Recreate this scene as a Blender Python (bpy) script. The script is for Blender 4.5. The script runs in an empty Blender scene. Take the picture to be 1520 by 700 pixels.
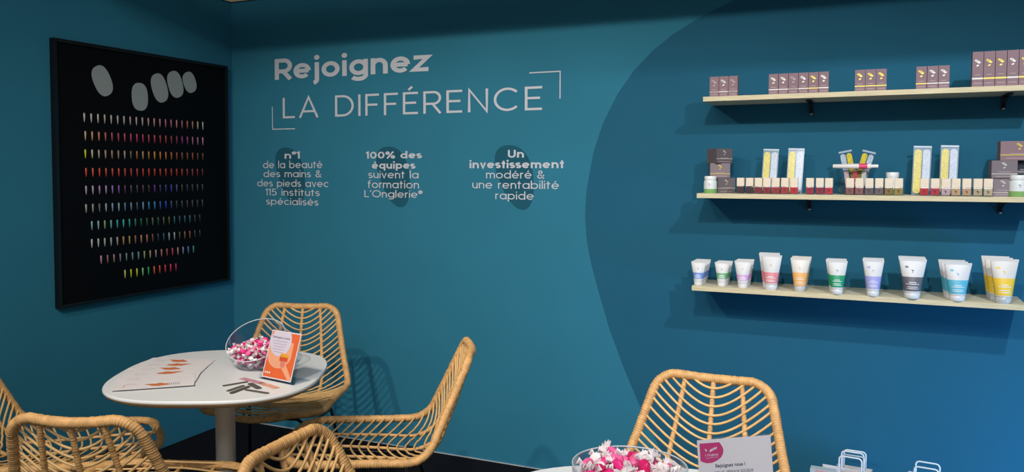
import bpy, bmesh, math, random
from mathutils import Vector, Matrix
import numpy as np
random.seed(7)
PI = math.pi
SC = bpy.context.scene
COL = SC.collection

# ------------------------------------------------------------------ camera
EYE = 1.44
FPX, CX, CY = 1242.3, 700.0, 313.4          # focal length and principal point for a 1520x700 frame
PITCH, YAW, ROLL = .0467, -.4457, .0012
def _rot(p, y, r):
    cp, sp, cy, sy, cr, sr = math.cos(p), math.sin(p), math.cos(y), math.sin(y), math.cos(r), math.sin(r)
    B = np.array([[1, 0, 0], [0, 0, -1], [0, 1, 0]]); Ry = np.array([[cy, -sy, 0], [sy, cy, 0], [0, 0, 1]])
    Rp = np.array([[1, 0, 0], [0, cp, -sp], [0, sp, cp]]); Rr = np.array([[cr, -sr, 0], [sr, cr, 0], [0, 0, 1]])
    return Rr @ Rp @ B @ Ry
RM = _rot(PITCH, YAW, ROLL)
cd = bpy.data.cameras.new('camera'); cam = bpy.data.objects.new('camera', cd); COL.objects.link(cam)
cd.sensor_width = 36; cd.lens = FPX/1520*36
cd.shift_x = (760-CX)/1520; cd.shift_y = -(350-CY)/1520
cd.clip_start = .02; cd.clip_end = 60
m3 = Matrix([[RM[0][i], -RM[1][i], -RM[2][i]] for i in range(3)])
cam.matrix_world = Matrix.Translation((0, 0, EYE)) @ m3.to_4x4()
SC.camera = cam
WX, WY = -3.3136, 3.7551                      # left wall plane x, back wall plane y
def _ray(px, py): return RM.T @ np.array([(px-CX)/FPX, (py-CY)/FPX, 1])
def on_wall(px, py, off=0):                   # point on the plane parallel to the back wall, off in front of it
    d = _ray(px, py); q = d*((WY-off)/d[1]); return (q[0], q[1], q[2]+EYE)
def on_left(px, py, off=0):
    d = _ray(px, py); q = d*((WX+off)/d[0]); return (q[0], q[1], q[2]+EYE)
def on_level(px, py, z):
    d = _ray(px, py); q = d*((z-EYE)/d[2]); return (q[0], q[1], z)

# ------------------------------------------------------------------ world, lights, exposure
SC.view_settings.view_transform = 'Standard'; SC.view_settings.look = 'None'
SC.view_settings.exposure = 0.0; SC.view_settings.gamma = 1
w = bpy.data.worlds.new('hall'); SC.world = w; w.use_nodes = True
w.node_tree.nodes['Background'].inputs[0].default_value = (.70, .76, .82, 1)
w.node_tree.nodes['Background'].inputs[1].default_value = .46
def spot(name, loc, target, power, color, size=75, blend=.6, radius=.03):
    l = bpy.data.lights.new(name, 'SPOT'); l.energy = power; l.color = color; l.spot_size = math.radians(size)
    l.spot_blend = blend; l.shadow_soft_size = radius
    o = bpy.data.objects.new(name, l); COL.objects.link(o); o.location = loc
    o.rotation_euler = (Vector(target)-Vector(loc)).to_track_quat('-Z', 'Y').to_euler()
def area(name, loc, target, power, color, sx, sy, spread=180):
    l = bpy.data.lights.new(name, 'AREA'); l.shape = 'RECTANGLE'; l.size = sx; l.size_y = sy; l.energy = power; l.color = color; l.spread = math.radians(spread)
    o = bpy.data.objects.new(name, l); COL.objects.link(o); o.location = loc
    o.rotation_euler = (Vector(target)-Vector(loc)).to_track_quat('-Z', 'Y').to_euler()
area('fill_light', (.2, -2.2, 4.0), (-.6, 3.2, .9), 100, (.93, .96, 1), 3.5, 1.2)  # added fill lamp behind the camera, lifts shadows and camera-facing surfaces
spot('spot_light', (-2.04, .52, 2.78), (-1.7, 3.6, .7), 130, (1, .90, .76), 85, 1)
spot('spot_light', (-.215, .52, 2.78), (-.5, 3.75, .8), 130, (1, .95, .88), 85, 1)
spot('spot_light', (.83, 1.35, 2.85), (.6, 3.75, .4), 165, (.88, .95, 1), 100, 1)
area('blue_fill', (2.1, 2.7, .35), (1.0, 3.75, .12), 17, (.14, .50, 1), .7, .5, 85)  # added blue fill, tints the lower right of the back wall; no screen stands here
spot('spot_light', (-1.3, .2, 2.8), (-1.9, 2.1, .6), 130, (1, .93, .80), 95, .9)

# ------------------------------------------------------------------ materials
def lin(c):
    if isinstance(c, str):
        c = [int(c[i:i+2], 16)/255 for i in (0, 2, 4)]
    return tuple(x/12.92 if x <= .04045 else ((x+.055)/1.055)**2.4 for x in c)
MATS = {}
def mat(name, hexc, rough=.5, metal=0, noise=0, nscale=20, bump=0, bscale=200, trans=0, spec=.5, emis=0, stretch=None, sss=0):
    if name in MATS: return MATS[name]
    m = bpy.data.materials.new(name); m.use_nodes = True; nt = m.node_tree; b = nt.nodes['Principled BSDF']
    c = lin(hexc); b.inputs['Base Color'].default_value = (*c, 1); b.inputs['Roughness'].default_value = rough
    b.inputs['Metallic'].default_value = metal; b.inputs['Specular IOR Level'].default_value = spec
    b.inputs['Transmission Weight'].default_value = trans
    if noise or bump:
        tc = nt.nodes.new('ShaderNodeTexCoord'); mp = nt.nodes.new('ShaderNodeMapping')
        nt.links.new(tc.outputs['Object'], mp.inputs[0])
        if stretch: mp.inputs['Scale'].default_value = stretch
        if noise:
            n = nt.nodes.new('ShaderNodeTexNoise'); n.inputs['Scale'].default_value = nscale; n.inputs['Detail'].default_value = 5
            nt.links.new(mp.outputs[0], n.inputs['Vector'])
            r = nt.nodes.new('ShaderNodeValToRGB'); r.color_ramp.elements[0].position = .3; r.color_ramp.elements[1].position = .7
            r.color_ramp.elements[0].color = (*[x*(1-noise) for x in c], 1); r.color_ramp.elements[1].color = (*[min(1, x*(1+noise)) for x in c], 1)
            nt.links.new(n.outputs[0], r.inputs[0]); nt.links.new(r.outputs[0], b.inputs['Base Color'])
        if bump:
            n2 = nt.nodes.new('ShaderNodeTexNoise'); n2.inputs['Scale'].default_value = bscale; n2.inputs['Detail'].default_value = 3
            nt.links.new(mp.outputs[0], n2.inputs['Vector'])
            bp = nt.nodes.new('ShaderNodeBump'); bp.inputs['Strength'].default_value = bump; bp.inputs['Distance'].default_value = .002
            nt.links.new(n2.outputs[0], bp.inputs['Height']); nt.links.new(bp.outputs[0], b.inputs['Normal'])
    MATS[name] = m; return m
def clear(name, tint, gloss=.12, rough=.03):
    if name in MATS: return MATS[name]
    m = bpy.data.materials.new(name); m.use_nodes = True; nt = m.node_tree; nt.nodes.clear()
    o = nt.nodes.new('ShaderNodeOutputMaterial'); mx = nt.nodes.new('ShaderNodeMixShader'); t = nt.nodes.new('ShaderNodeBsdfTransparent')
    g = nt.nodes.new('ShaderNodeBsdfGlossy'); lw = nt.nodes.new('ShaderNodeLayerWeight'); lw.inputs[0].default_value = .5
    pw = nt.nodes.new('ShaderNodeMath'); pw.operation = 'POWER'; pw.inputs[1].default_value = 3.5; nt.links.new(lw.outputs['Facing'], pw.inputs[0])
    ad = nt.nodes.new('ShaderNodeMath'); ad.operation = 'MULTIPLY_ADD'; ad.inputs[1].default_value = .6; ad.inputs[2].default_value = gloss*.35
    ad.use_clamp = True
    t.inputs[0].default_value = (*tint, 1); g.inputs['Roughness'].default_value = rough
    nt.links.new(pw.outputs[0], ad.inputs[0]); nt.links.new(ad.outputs[0], mx.inputs[0])
    nt.links.new(t.outputs[0], mx.inputs[1]); nt.links.new(g.outputs[0], mx.inputs[2]); nt.links.new(mx.outputs[0], o.inputs[0])
    MATS[name] = m; return m
def fabric_wall():
    m = mat('wall_print', '2d7892', .85, noise=.03, nscale=3, bump=.12, bscale=700, spec=.25); return m
M_WALL = fabric_wall()
M_BLOB = mat('wall_print_dark', '1d5d78', .85, noise=.03, nscale=3, bump=.12, bscale=700, spec=.25)
M_OVAL = mat('oval_print', '1d586c', .85, spec=.2)
M_LETTER = mat('letter_print', 'c9cdd6', .8, spec=.2)
M_FLOOR = mat('carpet', '15161c', .95, noise=.25, nscale=160, bump=.5, bscale=500, spec=.1)
M_WHITE = mat('white_lacquer', 'e6e6e6', .35)
M_TOPW = mat('white_tabletop', 'e9ecf0', .35)
M_RIM = mat('rattan_wrap', 'd6a66c', .55, noise=.22, nscale=45, bump=.3, bscale=300)
M_ROD = mat('rattan_rod', 'e0b67a', .45, noise=.15, nscale=30)
M_LEG = mat('black_metal', '14161a', .4, metal=.3)
M_WOOD = mat('pale_plywood', 'dcd2b6', .6, noise=.12, nscale=6, stretch=(1, 14, 14), bump=.15, bscale=60)
M_PLY = mat('plywood_edge', 'd6c8a4', .65, noise=.2, nscale=8, stretch=(1.5, 10, 60))
M_FRAME = mat('black_frame', '0a0a0d', .35)
M_BOARD = mat('black_board', '05060a', .6, spec=.15)
M_CREAM = mat('cream_board', '92805f', .8)
M_ACR = clear('clear_acrylic', (.97, .975, .99), .05)
M_BOWL = clear('clear_bowl', (.93, .945, .965), .08)
M_GLASS = clear('clear_glass', (.90, .94, .95), .35)
M_EDGE = mat('acrylic_edge', 'c9cfd8', .15)
M_SACH = clear('clear_sachet', (.95, .965, .985), .05, .2)

# ------------------------------------------------------------------ mesh helpers
class MB:
    def __init__(s): s.v = []; s.f = []; s.m = []; s.sm = []
    def add(s, vs, fs, mi=0, smooth=False):
        b = len(s.v); s.v += [tuple(v) for v in vs]
        for f in fs: s.f.append(tuple(b+i for i in f)); s.m.append(mi); s.sm.append(smooth)
        return s
    def box(s, x0, y0, z0, x1, y1, z1, mi=0):
        vs = [(x, y, z) for z in (z0, z1) for y in (y0, y1) for x in (x0, x1)]
        return s.add(vs, [(0, 2, 3, 1), (4, 5, 7, 6), (0, 1, 5, 4), (2, 6, 7, 3), (0, 4, 6, 2), (1, 3, 7, 5)], mi)
    def bbox(s, x0, y0, z0, x1, y1, z1, r, mi=0):      # box with chamfered edges
        bm = bmesh.new(); bmesh.ops.create_cube(bm, size=1)
        for v in bm.verts: v.co = Vector(((x0+x1)/2+v.co.x*(x1-x0), (y0+y1)/2+v.co.y*(y1-y0), (z0+z1)/2+v.co.z*(z1-z0)))
        bmesh.ops.bevel(bm, geom=bm.edges[:], offset=r, segments=2, affect='EDGES', profile=.7)
        bm.verts.ensure_lookup_table()
        s.add([v.co for v in bm.verts], [[v.index for v in f.verts] for f in bm.faces], mi); bm.free(); return s
    def lathe(s, prof, n=24, c=(0, 0), mi=0, sx=1, sy=1, caps=True):
        b = []; 
        for r, z in prof:
            for i in range(n):
                a = 2*PI*i/n; b.append((c[0]+r*sx*math.cos(a), c[1]+r*sy*math.sin(a), z))
        f = [(j*n+i, j*n+(i+1) % n, (j+1)*n+(i+1) % n, (j+1)*n+i) for j in range(len(prof)-1) for i in range(n)]
        s.add(b, f, mi, True)
        if caps:
            if prof[0][0] > 1e-5: s.add(b[:n], [tuple(reversed(range(n)))], mi)
            if prof[-1][0] > 1e-5: s.add(b[-n:], [tuple(range(n))], mi)
        return s
    def tube(s, pts, r, n=8, closed=False, mi=0, lean=0, up=None):
        pts = [Vector(p) for p in pts]; N = len(pts); rs = r if hasattr(r, '__len__') else [r]*N
        vs = []; prev = None
        for i, p in enumerate(pts):
            a = pts[(i-1) % N] if (closed or i > 0) else p; c = pts[(i+1) % N] if (closed or i < N-1) else p
            t = (c-a).normalized()
            if prev is None:
                u = Vector(up) if up else (Vector((0, 0, 1)) if abs(t.z) < .9 else Vector((1, 0, 0)))
                u = (u-t*u.dot(t)).normalized()
            else:
                u = (prev-t*prev.dot(t)).normalized()
            prev = u; q = t.cross(u)
            for k in range(n):
                an = 2*PI*k/n; vs.append(p+(u*math.cos(an)+q*math.sin(an))*rs[i]+t*lean*math.cos(an))
        f = [(i*n+k, i*n+(k+1) % n, ((i+1) % N)*n+(k+1) % n, ((i+1) % N)*n+k) for i in range(N if closed else N-1) for k in range(n)]
        s.add(vs, f, mi, True)
        if not closed: s.add(vs[:n], [tuple(reversed(range(n)))], mi); s.add(vs[-n:], [tuple(range(n))], mi)
        return s
    def prism(s, poly, z0, z1, mi=0, frame=None):     # polygon (x,y) extruded from z0 to z1; frame maps (x,y,z)
        n = len(poly); g = frame or (lambda x, y, z: (x, y, z))
        vs = [g(x, y, z0) for x, y in poly]+[g(x, y, z1) for x, y in poly]
        return s.add(vs, [tuple(reversed(range(n))), tuple(range(n, 2*n))]+[(i, (i+1) % n, n+(i+1) % n, n+i) for i in range(n)], mi)
    def flat(s, poly, frame, z=0, mi=0):
        vs = [frame(x, y, z) for x, y in poly]; return s.add(vs, [tuple(range(len(poly)))], mi)
    def xf(s, M):
        s.v = [tuple(M @ Vector(v)) for v in s.v]; return s
    def mesh(s, name, mats):
        me = bpy.data.meshes.new(name); me.from_pydata(s.v, [], s.f)
        for m in (mats if isinstance(mats, (list, tuple)) else [mats]): me.materials.append(m)
        me.polygons.foreach_set('material_index', s.m); me.polygons.foreach_set('use_smooth', s.sm); me.update(); return me
    def obj(s, name, mats, parent=None, loc=None, rz=0):
        return link(name, s.mesh(name, mats), parent, loc, rz)
def link(name, data, parent=None, loc=None, rz=0):
    o = bpy.data.objects.new(name, data); COL.objects.link(o)
    if parent: o.parent = parent
    if loc is not None: o.location = loc
    if rz: o.rotation_euler = (0, 0, rz)
    return o
def tag(o, label, cat, group=None, kind=None):
    o['label'] = label; o['category'] = cat
    if group: o['group'] = group
    if kind: o['kind'] = kind
    return o
def thing(name, label, cat, loc=(0, 0, 0), rz=0, group=None):
    o = link(name, None, None, loc, rz); o.empty_display_size = .05; return tag(o, label, cat, group)
def struct(name, mb, mats, label=None, parent=None):
    o = mb.obj(name, mats, parent)
    if not parent: o['kind'] = 'structure'
    if label: o['label'] = label; 
    return o
def copy_tree(o, parent=None):
    c = o.copy(); COL.objects.link(c)
    if parent: c.parent = parent
    for ch in list(o.children): copy_tree(ch, c)
    return c
def arc(cx, cy, rx, ry, a0, a1, n=14):
    return [(cx+rx*math.cos(math.radians(a0+(a1-a0)*i/n)), cy+ry*math.sin(math.radians(a0+(a1-a0)*i/n))) for i in range(n+1)]
def rrect(x0, y0, x1, y1, r, n=4):
    p = []
    for cx, cy, a in ((x1-r, y1-r, 0), (x0+r, y1-r, 90), (x0+r, y0+r, 180), (x1-r, y0+r, 270)): p += arc(cx, cy, r, r, a, a+90, n)
    return p

# ------------------------------------------------------------------ lettering: a round geometric stroke alphabet
def glyph(ch, t):
    """centre-line strokes of a letter, advance width; x-height .52, capitals .72, t = stroke width"""
    h = t/2; X = .52; C = .72; r = (X-t)/2; cy = X/2; rx = r*1.06; w = 2*rx+t
    A = .76; D = -.19
    l = h; R_ = w-h; cx = w/2
    circ = arc(cx, cy, rx, r, 0, 360, 28)
    acc = lambda x, y: [[(x-.05, y), (x+.06, y+.10)]]
    if ch == ' ': return [], .26
    if ch in 'aà': return [circ, [(R_, 0), (R_, X)]], w
    if ch == 'b': return [circ, [(l, 0), (l, A)]], w
    if ch == 'c': return [arc(cx, cy, rx, r, 48, 312, 22)], w*.88
    if ch == 'd': return [circ, [(R_, 0), (R_, A)]], w
    if ch in 'eé':
        s = [arc(cx, cy, rx, r, 0, 318, 24), [(l, cy), (R_, cy)]]
        return s+(acc(cx, X+.08) if ch == 'é' else []), w
    if ch == 'f': return [[(h+.07, 0), (h+.07, A-.16)]+[(h+.07+.13-.13*math.cos(a), A-.16-h+.16*math.sin(a)) for a in (.4, .8, 1.2, 1.57)]+[(h+.24, A-h)], [(0, X-h), (.27, X-h)]], .28
    if ch == 'g': return [circ, [(R_, X), (R_, -.02)]+arc(cx, -.0, rx, -D-h, 0, -150, 12)[1:]], w
    if ch == 'i': return [[(h, 0), (h, X)], 'dot', (h, .68)], t
    if ch == 'j': return [[(h+.04, X), (h+.04, -.06)]+arc(h+.04-.12, -.06, .12, .13-h*.3, 0, -80, 6)[1:], 'dot', (h+.04, .68)], t+.04
    if ch == 'l': return [[(h, 0), (h, A)]], t
    if ch == 'm':
        q = .155; return [[(h, 0), (h, X)], arc(h+q, X-h-q, q, q, 180, 0, 12)+[(h+2*q, 0)], arc(h+3*q, X-h-q, q, q, 180, 0, 12)+[(h+4*q, 0)]], 4*q+t
    if ch == 'n': return [[(h, 0), (h, X)], arc(h+.175, X-h-.175, .175, .175, 180, 0, 12)+[(h+.35, 0)]], .35+t
    if ch == 'u': return [[(h, X), (h, h+.175)]+arc(h+.175, h+.175, .175, .175, 180, 360, 12)[1:]+[(h+.35, X)], [(h+.35, X), (h+.35, 0)]], .35+t
    if ch == 'o': return [circ], w
    if ch == 'p': return [circ, [(l, X), (l, D)]], w
    if ch == 'q': return [circ, [(R_, X), (R_, D)]], w
    if ch == 'r': return [[(h, 0), (h, X)], arc(h+.16, X-h-.17, .16, .17, 180, 75, 8)], .25
    if ch == 's':
        q = (X-t)/4; return [arc(.18, X-h-q, .14, q, 35, 270, 12)+arc(.18, h+q, .15, q, 90, -145, 12)[1:]], .36
    if ch == 't': return [[(h+.08, 0), (h+.08, .68)], [(0, X-h), (.28, X-h)]], .29
    if ch == 'v': return [[(h*.8, X), (.22, h*.5), (.44-h*.8, X)]], .44
    if ch == 'z': return [[(.02, X-h), (.40, X-h), (.03, h), (.42, h)]], .44
    if ch == 'x': return [[(.02, X), (.40, 0)], [(.02, 0), (.40, X)]], .42
    if ch == 'R': return [[(h, 0), (h, C)], [(h, C-h), (.30, C-h)]+arc(.30, C-h-.185, .185, .185, 90, -90, 12)[1:]+[(h, C-h-.37)], [(.27, C-h-.37), (.50, 0)]], .52
    if ch == 'P': return [[(h, 0), (h, C)], [(h, C-h), (.30, C-h)]+arc(.30, C-h-.185, .185, .185, 90, -90, 12)[1:]+[(h, C-h-.37)]], .5
    if ch == 'L': return [[(h, C), (h, h), (.42, h)]], .42
    if ch == 'A': return [[(h*.6, 0), (.32, C-h*.4), (.64-h*.6, 0)], [(.13, .22), (.51, .22)]], .64
    if ch == 'D': return [[(h, h), (h, C-h), (.25, C-h)]+arc(.25, C/2, .32, C/2-h, 90, -90, 18)[1:]+[(h, h)]], .6
    if ch == 'I': return [[(h, 0), (h, C)]], t
    if ch == 'F': return [[(h, 0), (h, C-h), (.43, C-h)], [(h, .36), (.38, .36)]], .43
    if ch in 'EÉ': return [[(.45, C-h), (h, C-h), (h, h), (.45, h)], [(h, .37), (.40, .37)]]+(acc(.22, C+.07) if ch == 'É' else []), .46
    if ch == 'N': return [[(h, 0), (h, C-h*.4), (.56-h, h*.4), (.56-h, C)]], .56
    if ch == 'C': return [arc(.37, C/2, .37-h, C/2-h, 42, 318, 26)], .68
    if ch == 'O': return [arc(.38, C/2, .38-h, C/2-h, 0, 360, 32)], .76
    if ch == 'U': return [[(h, C), (h, .27)]+arc(.28, .27, .28-h, .27-h, 180, 360, 14)[1:]+[(.56-h, C)]], .56
    if ch == 'S':
        q = (C-t)/4; return [arc(.22, C-h-q, .17, q, 35, 270, 12)+arc(.22, h+q, .18, q, 90, -145, 12)[1:]], .44
    if ch == 'X': return [[(.02, C), (.52, 0)], [(.02, 0), (.52, C)]], .54
    if ch == '1': return [[(.0, C-.14), (.15, C-h*.5), (.15, 0)]], .15+h
    if ch == '0': return [arc(.27, C/2, .27-h, C/2-h, 0, 360, 28)], .54
    if ch == '5': return [[(.40, C-h), (.10, C-h), (.06, .42)]+arc(.21, .24, .22-h*.4, .24-h, 130, -145, 18)], .45
    if ch == '%': return [arc(.15, C-.16, .15-h*.7, .16-h*.7, 0, 360, 16), arc(.57, .16, .15-h*.7, .16-h*.7, 0, 360, 16), [(.12, 0), (.60, C)]], .72
    if ch == '&': return [[(.50, 0), (.12, .50)]+arc(.23, C-h-.11, .12, .11, 200, -30, 12)+[(.10, .28)]+arc(.22, .19, .20-h*.3, .19-h, 150, 300, 10)+[(.50, .34)]], .54
    if ch == '°': return [arc(.12, C-.12, .10, .10, 0, 360, 16)], .24
    if ch == '®':
        q = [arc(.15, C-.15, .14, .14, 0, 360, 20)]
        return q+[[(.11, C-.22), (.11, C-.08), (.18, C-.09), (.19, C-.13), (.12, C-.15), (.19, C-.22)]], .3
    if ch == "'": return [[(h, C), (h, C-.17)]], t
    if ch == '!': return [[(h, .2), (h, C)], 'dot', (h, h)], t
    return [], .3
def ribbon(mb, pts, t, fr, mi=0, z=0):
    closed = len(pts) > 3 and math.dist(pts[0], pts[-1]) < 1e-6
    if closed: pts = pts[:-1]
    n = len(pts); L = []; R = []
    for i in range(n):
        p = pts[i]; a = pts[(i-1) % n] if (closed or i > 0) else None; b = pts[(i+1) % n] if (closed or i < n-1) else None
        d1 = Vector((p[0]-a[0], p[1]-a[1])).normalized() if a else None; d2 = Vector((b[0]-p[0], b[1]-p[1])).normalized() if b else None
        if d1 is None: d1 = d2
        if d2 is None: d2 = d1
        n1 = Vector((-d1.y, d1.x)); n2 = Vector((-d2.y, d2.x)); mm = n1+n2
        if mm.length < .3: mm = n1
        mm.normalize(); k = min(1/max(.35, mm.dot(n1)), 2.2)*t/2
        L.append((p[0]+mm.x*k, p[1]+mm.y*k)); R.append((p[0]-mm.x*k, p[1]-mm.y*k))
    vs = [fr(x, y, z) for x, y in L]+[fr(x, y, z) for x, y in R]
    fs = [(i, (i+1) % n, n+(i+1) % n, n+i) for i in range(n if closed else n-1)]
    mb.add(vs, fs, mi)
def text(mb, s, fr, x0, x1, base, cap, t=.075, track=.09, mi=0, z=0):
    """line of text from x0 to x1 (in the frame's units), capital height cap"""
    k = cap/.72; gl = []; x = 0; lay = 0
    for c in s:
        st, wd = glyph(c, t); gl.append((x, st)); x += wd+track
    x -= track; kx = (x1-x0)/x
    for gx, st in gl:
        i = 0
        while i < len(st):
            if st[i] == 'dot':
                px, py = st[i+1]; r = t*.62
                mb.flat([(x0+(gx+px+r*math.cos(a))*kx, base+(py+r*math.sin(a))*k) for a in [2*PI*j/14 for j in range(14)]], fr, z, mi); i += 2; continue
            # build in glyph space, then map
            ribbon(mb, st[i], t, lambda a, b, zz, gx=gx: fr(x0+(gx+a)*kx, base+b*k, zz), mi, z+.00008*(i % 4)); i += 1

# ------------------------------------------------------------------ setting
H_WALL = 2.40
struct('floor', MB().box(WX-.1, -2.5, -.1, 4.5, WY+.1, 0), M_FLOOR, 'near-black carpet floor')
struct('wall_back', MB().box(WX-.05, WY, 0, 3.2, WY+.05, H_WALL), M_WALL, 'teal printed back wall')
struct('wall_left', MB().box(WX-.05, -.6, 0, WX, WY, H_WALL), M_WALL, 'teal left wall behind the framed nail display')
struct('trim_1', MB().box(WX-.06, WY-.004, H_WALL, 3.2, WY+.06, H_WALL+.005), M_FRAME)
struct('trim_2', MB().box(WX-.06, -.6, H_WALL, WX+.004, WY-.004, H_WALL+.005), M_FRAME)
struct('baseboard_back', MB().box(WX+.004, WY-.006, 0, 3.2, WY, .004), mat('pale_edge', 'b9bdc4', .6))
struct('trim_3', MB().box(WX, WY-.0025, .02, WX+.0025, WY, 2.0), mat('seam', '3c8298', .7))
# header beam of the stand and the hall ceiling behind it
struct('trim_4', MB().box(WX-.05, 2.58, 2.356, 3.2, 2.64, 2.62), M_WHITE)
struct('ceiling', MB().box(-40, -6, 4.2, 40, 60, 4.3), M_CREAM, 'cream hall ceiling above the open stand')
# big darker fingernail shape printed on the back wall
bl = [(1160, -44), (1090, 0), (1045, 22), (1000, 50), (968, 76), (940, 106), (917, 139), (895, 183), (881, 226), (871, 280), (868.5, 320), (871, 355), (877, 388), (888, 430), (905, 488), (926, 545), (950, 602), (985, 676), (1025, 757), (1070, 840)]
P0 = [on_wall(*p) for p in bl]; pts = [(p[0], min(max(p[2], .008), 2.398)) for p in P0]
pts = [p for p in pts if 0.009 < p[1] < 2.397]
a, b = P0[0], P0[1]
wallf = lambda x, z, d: (x, WY-d, z)
poly = [(pts[0][0]+.36, 2.398)]+pts+[(pts[-1][0]+.15, .008), (3.19, .008), (3.19, 2.398)]
me = bmesh.new(); vs = [me.verts.new(wallf(x, z, .0012)) for x, z in poly]; me.faces.new(vs); bmesh.ops.triangulate(me, faces=me.faces[:])
dm = bpy.data.meshes.new('wall_print'); me.to_mesh(dm); me.free(); dm.materials.append(M_BLOB)
o = link('printed_shape', dm, bpy.data.objects['wall_back']); o['label'] = 'darker blue rounded fingernail shape printed across the wall'

# ------------------------------------------------------------------ lettering on the back wall
KX, KY, KS = 370, 60, 2.692
def cp(x, y): return (KX+x/KS, KY+y/KS)
def line(mb, s, xl, xr, basel, baser, capl, t, track=.09, z=.002):
    p0 = on_wall(*cp(xl, basel)); p1 = on_wall(*cp(xr, baser)); pt = on_wall(*cp(xl, capl))
    text(mb, s, wallf, p0[0], p1[0], (p0[2]+p1[2])/2, pt[2]-p0[2], t, track, z=z)
t1 = MB(); line(t1, 'Rejoignez', 103, 720, 157, 123, 74, .135, .075)
tag(t1.obj('wall_lettering', M_LETTER), 'large bold white word Rejoignez at the top of the back wall', 'lettering', 'lettering on the back wall')
hd = thing('wall_lettering', 'thin white capitals LA DIFFÉRENCE between two corner brackets on the wall', 'lettering', (0, 0, 0), 0, 'lettering on the back wall')
t2 = MB(); line(t2, 'LA DIFFÉRENCE', 135, 1172, 310, 279, 228, .072, .15); t2.obj('lettering_line', M_LETTER, hd)['kind'] = 'stuff'
for pp in ([(95, 265), (94, 355), (184, 352)], [(1120, 130), (1243, 123), (1236, 232)]):
    q = [on_wall(*cp(*p)) for p in pp]; z0 = (q[1][2]+(q[2][2] if pp[0][0] == 95 else q[0][2]))/2
    if pp[0][0] == 95: pl = [(q[1][0], q[0][2]), (q[1][0], z0), (q[2][0], z0)]
    else: pl = [(q[0][0], z0), (q[1][0], z0), (q[1][0], q[2][2])]
    b_ = MB(); ribbon(b_, pl, .0055, wallf, z=.002); b_.obj('corner_bracket', M_LETTER, hd)
def egg(mb, x0, x1, z0, z1, fr, z, lean=.22, n=36, mi=0):
    cx, cz = (x0+x1)/2, (z0+z1)/2; w_, h_ = (x1-x0)/2, (z1-z0)/2
    pl = []
    for i in range(n):
        a = 2*PI*i/n; u, v = math.cos(a), math.sin(a)
        e = 2/2.3; u = math.copysign(abs(u)**e, u); v = math.copysign(abs(v)**e, v)
        ww = .74*(1-.22*(-v)) ; pl.append((cx+w_*(u*ww-v*.30), cz+h_*v))
    mb.flat(pl, fr, z, mi)
cols = [
 ('white wall paragraph beginning n°1 de la beauté, leftmost of the three', (98, 240, 427, 655), [('n°1', 142, 203, 472, 445, .13), ('de la beauté', 56, 293, 510, 482, .085), ('des mains &', 58, 289, 546, 519, .085), ('des pieds avec', 33, 318, 584, 557, .085), ('115 instituts', 66, 282, 620, 593, .085), ('spécialisés', 69, 277, 657, 630, .085)]),
 ('white wall paragraph beginning 100% des équipes, middle of the three', (500, 662, 423, 665), [('100% des', 468, 689, 471, 444, .14), ('équipes', 491, 663, 512, 484, .14), ('suivent la', 477, 677, 550, 521, .085), ('formation', 474, 679, 590, 560, .085), ("L'Onglerie®", 461, 692, 627, 599, .085)]),
 ('white wall paragraph beginning Un investissement, rightmost of the three', (971, 1160, 417, 675), [('Un', 1034, 1098, 468, 437, .14), ('investissement', 881, 1258, 510, 479, .14), ('modéré &', 947, 1180, 551, 520, .085), ('une rentabilité', 892, 1238, 592, 561, .085), ('rapide', 984, 1137, 635, 604, .085)])]
for lab, (ax, bx, ay, by), lines in cols:
    th = thing('wall_paragraph', lab, 'lettering', (0, 0, 0), 0, 'paragraphs on the back wall')
    xm = (ax+bx)/2; ym = (ay+by)/2
    e = MB(); egg(e, on_wall(*cp(ax, ym))[0], on_wall(*cp(bx, ym))[0], on_wall(*cp(xm, by))[2], on_wall(*cp(xm, ay))[2], wallf, .0014)
    e.obj('oval_backdrop', M_OVAL, th)
    for s, xl, xr, bs, tp, tt in lines:
        m_ = MB(); line(m_, s, xl, xr, bs, bs, tp, tt, .09, .002); m_.obj('lettering_line', M_LETTER, th)['kind'] = 'stuff'

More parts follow.
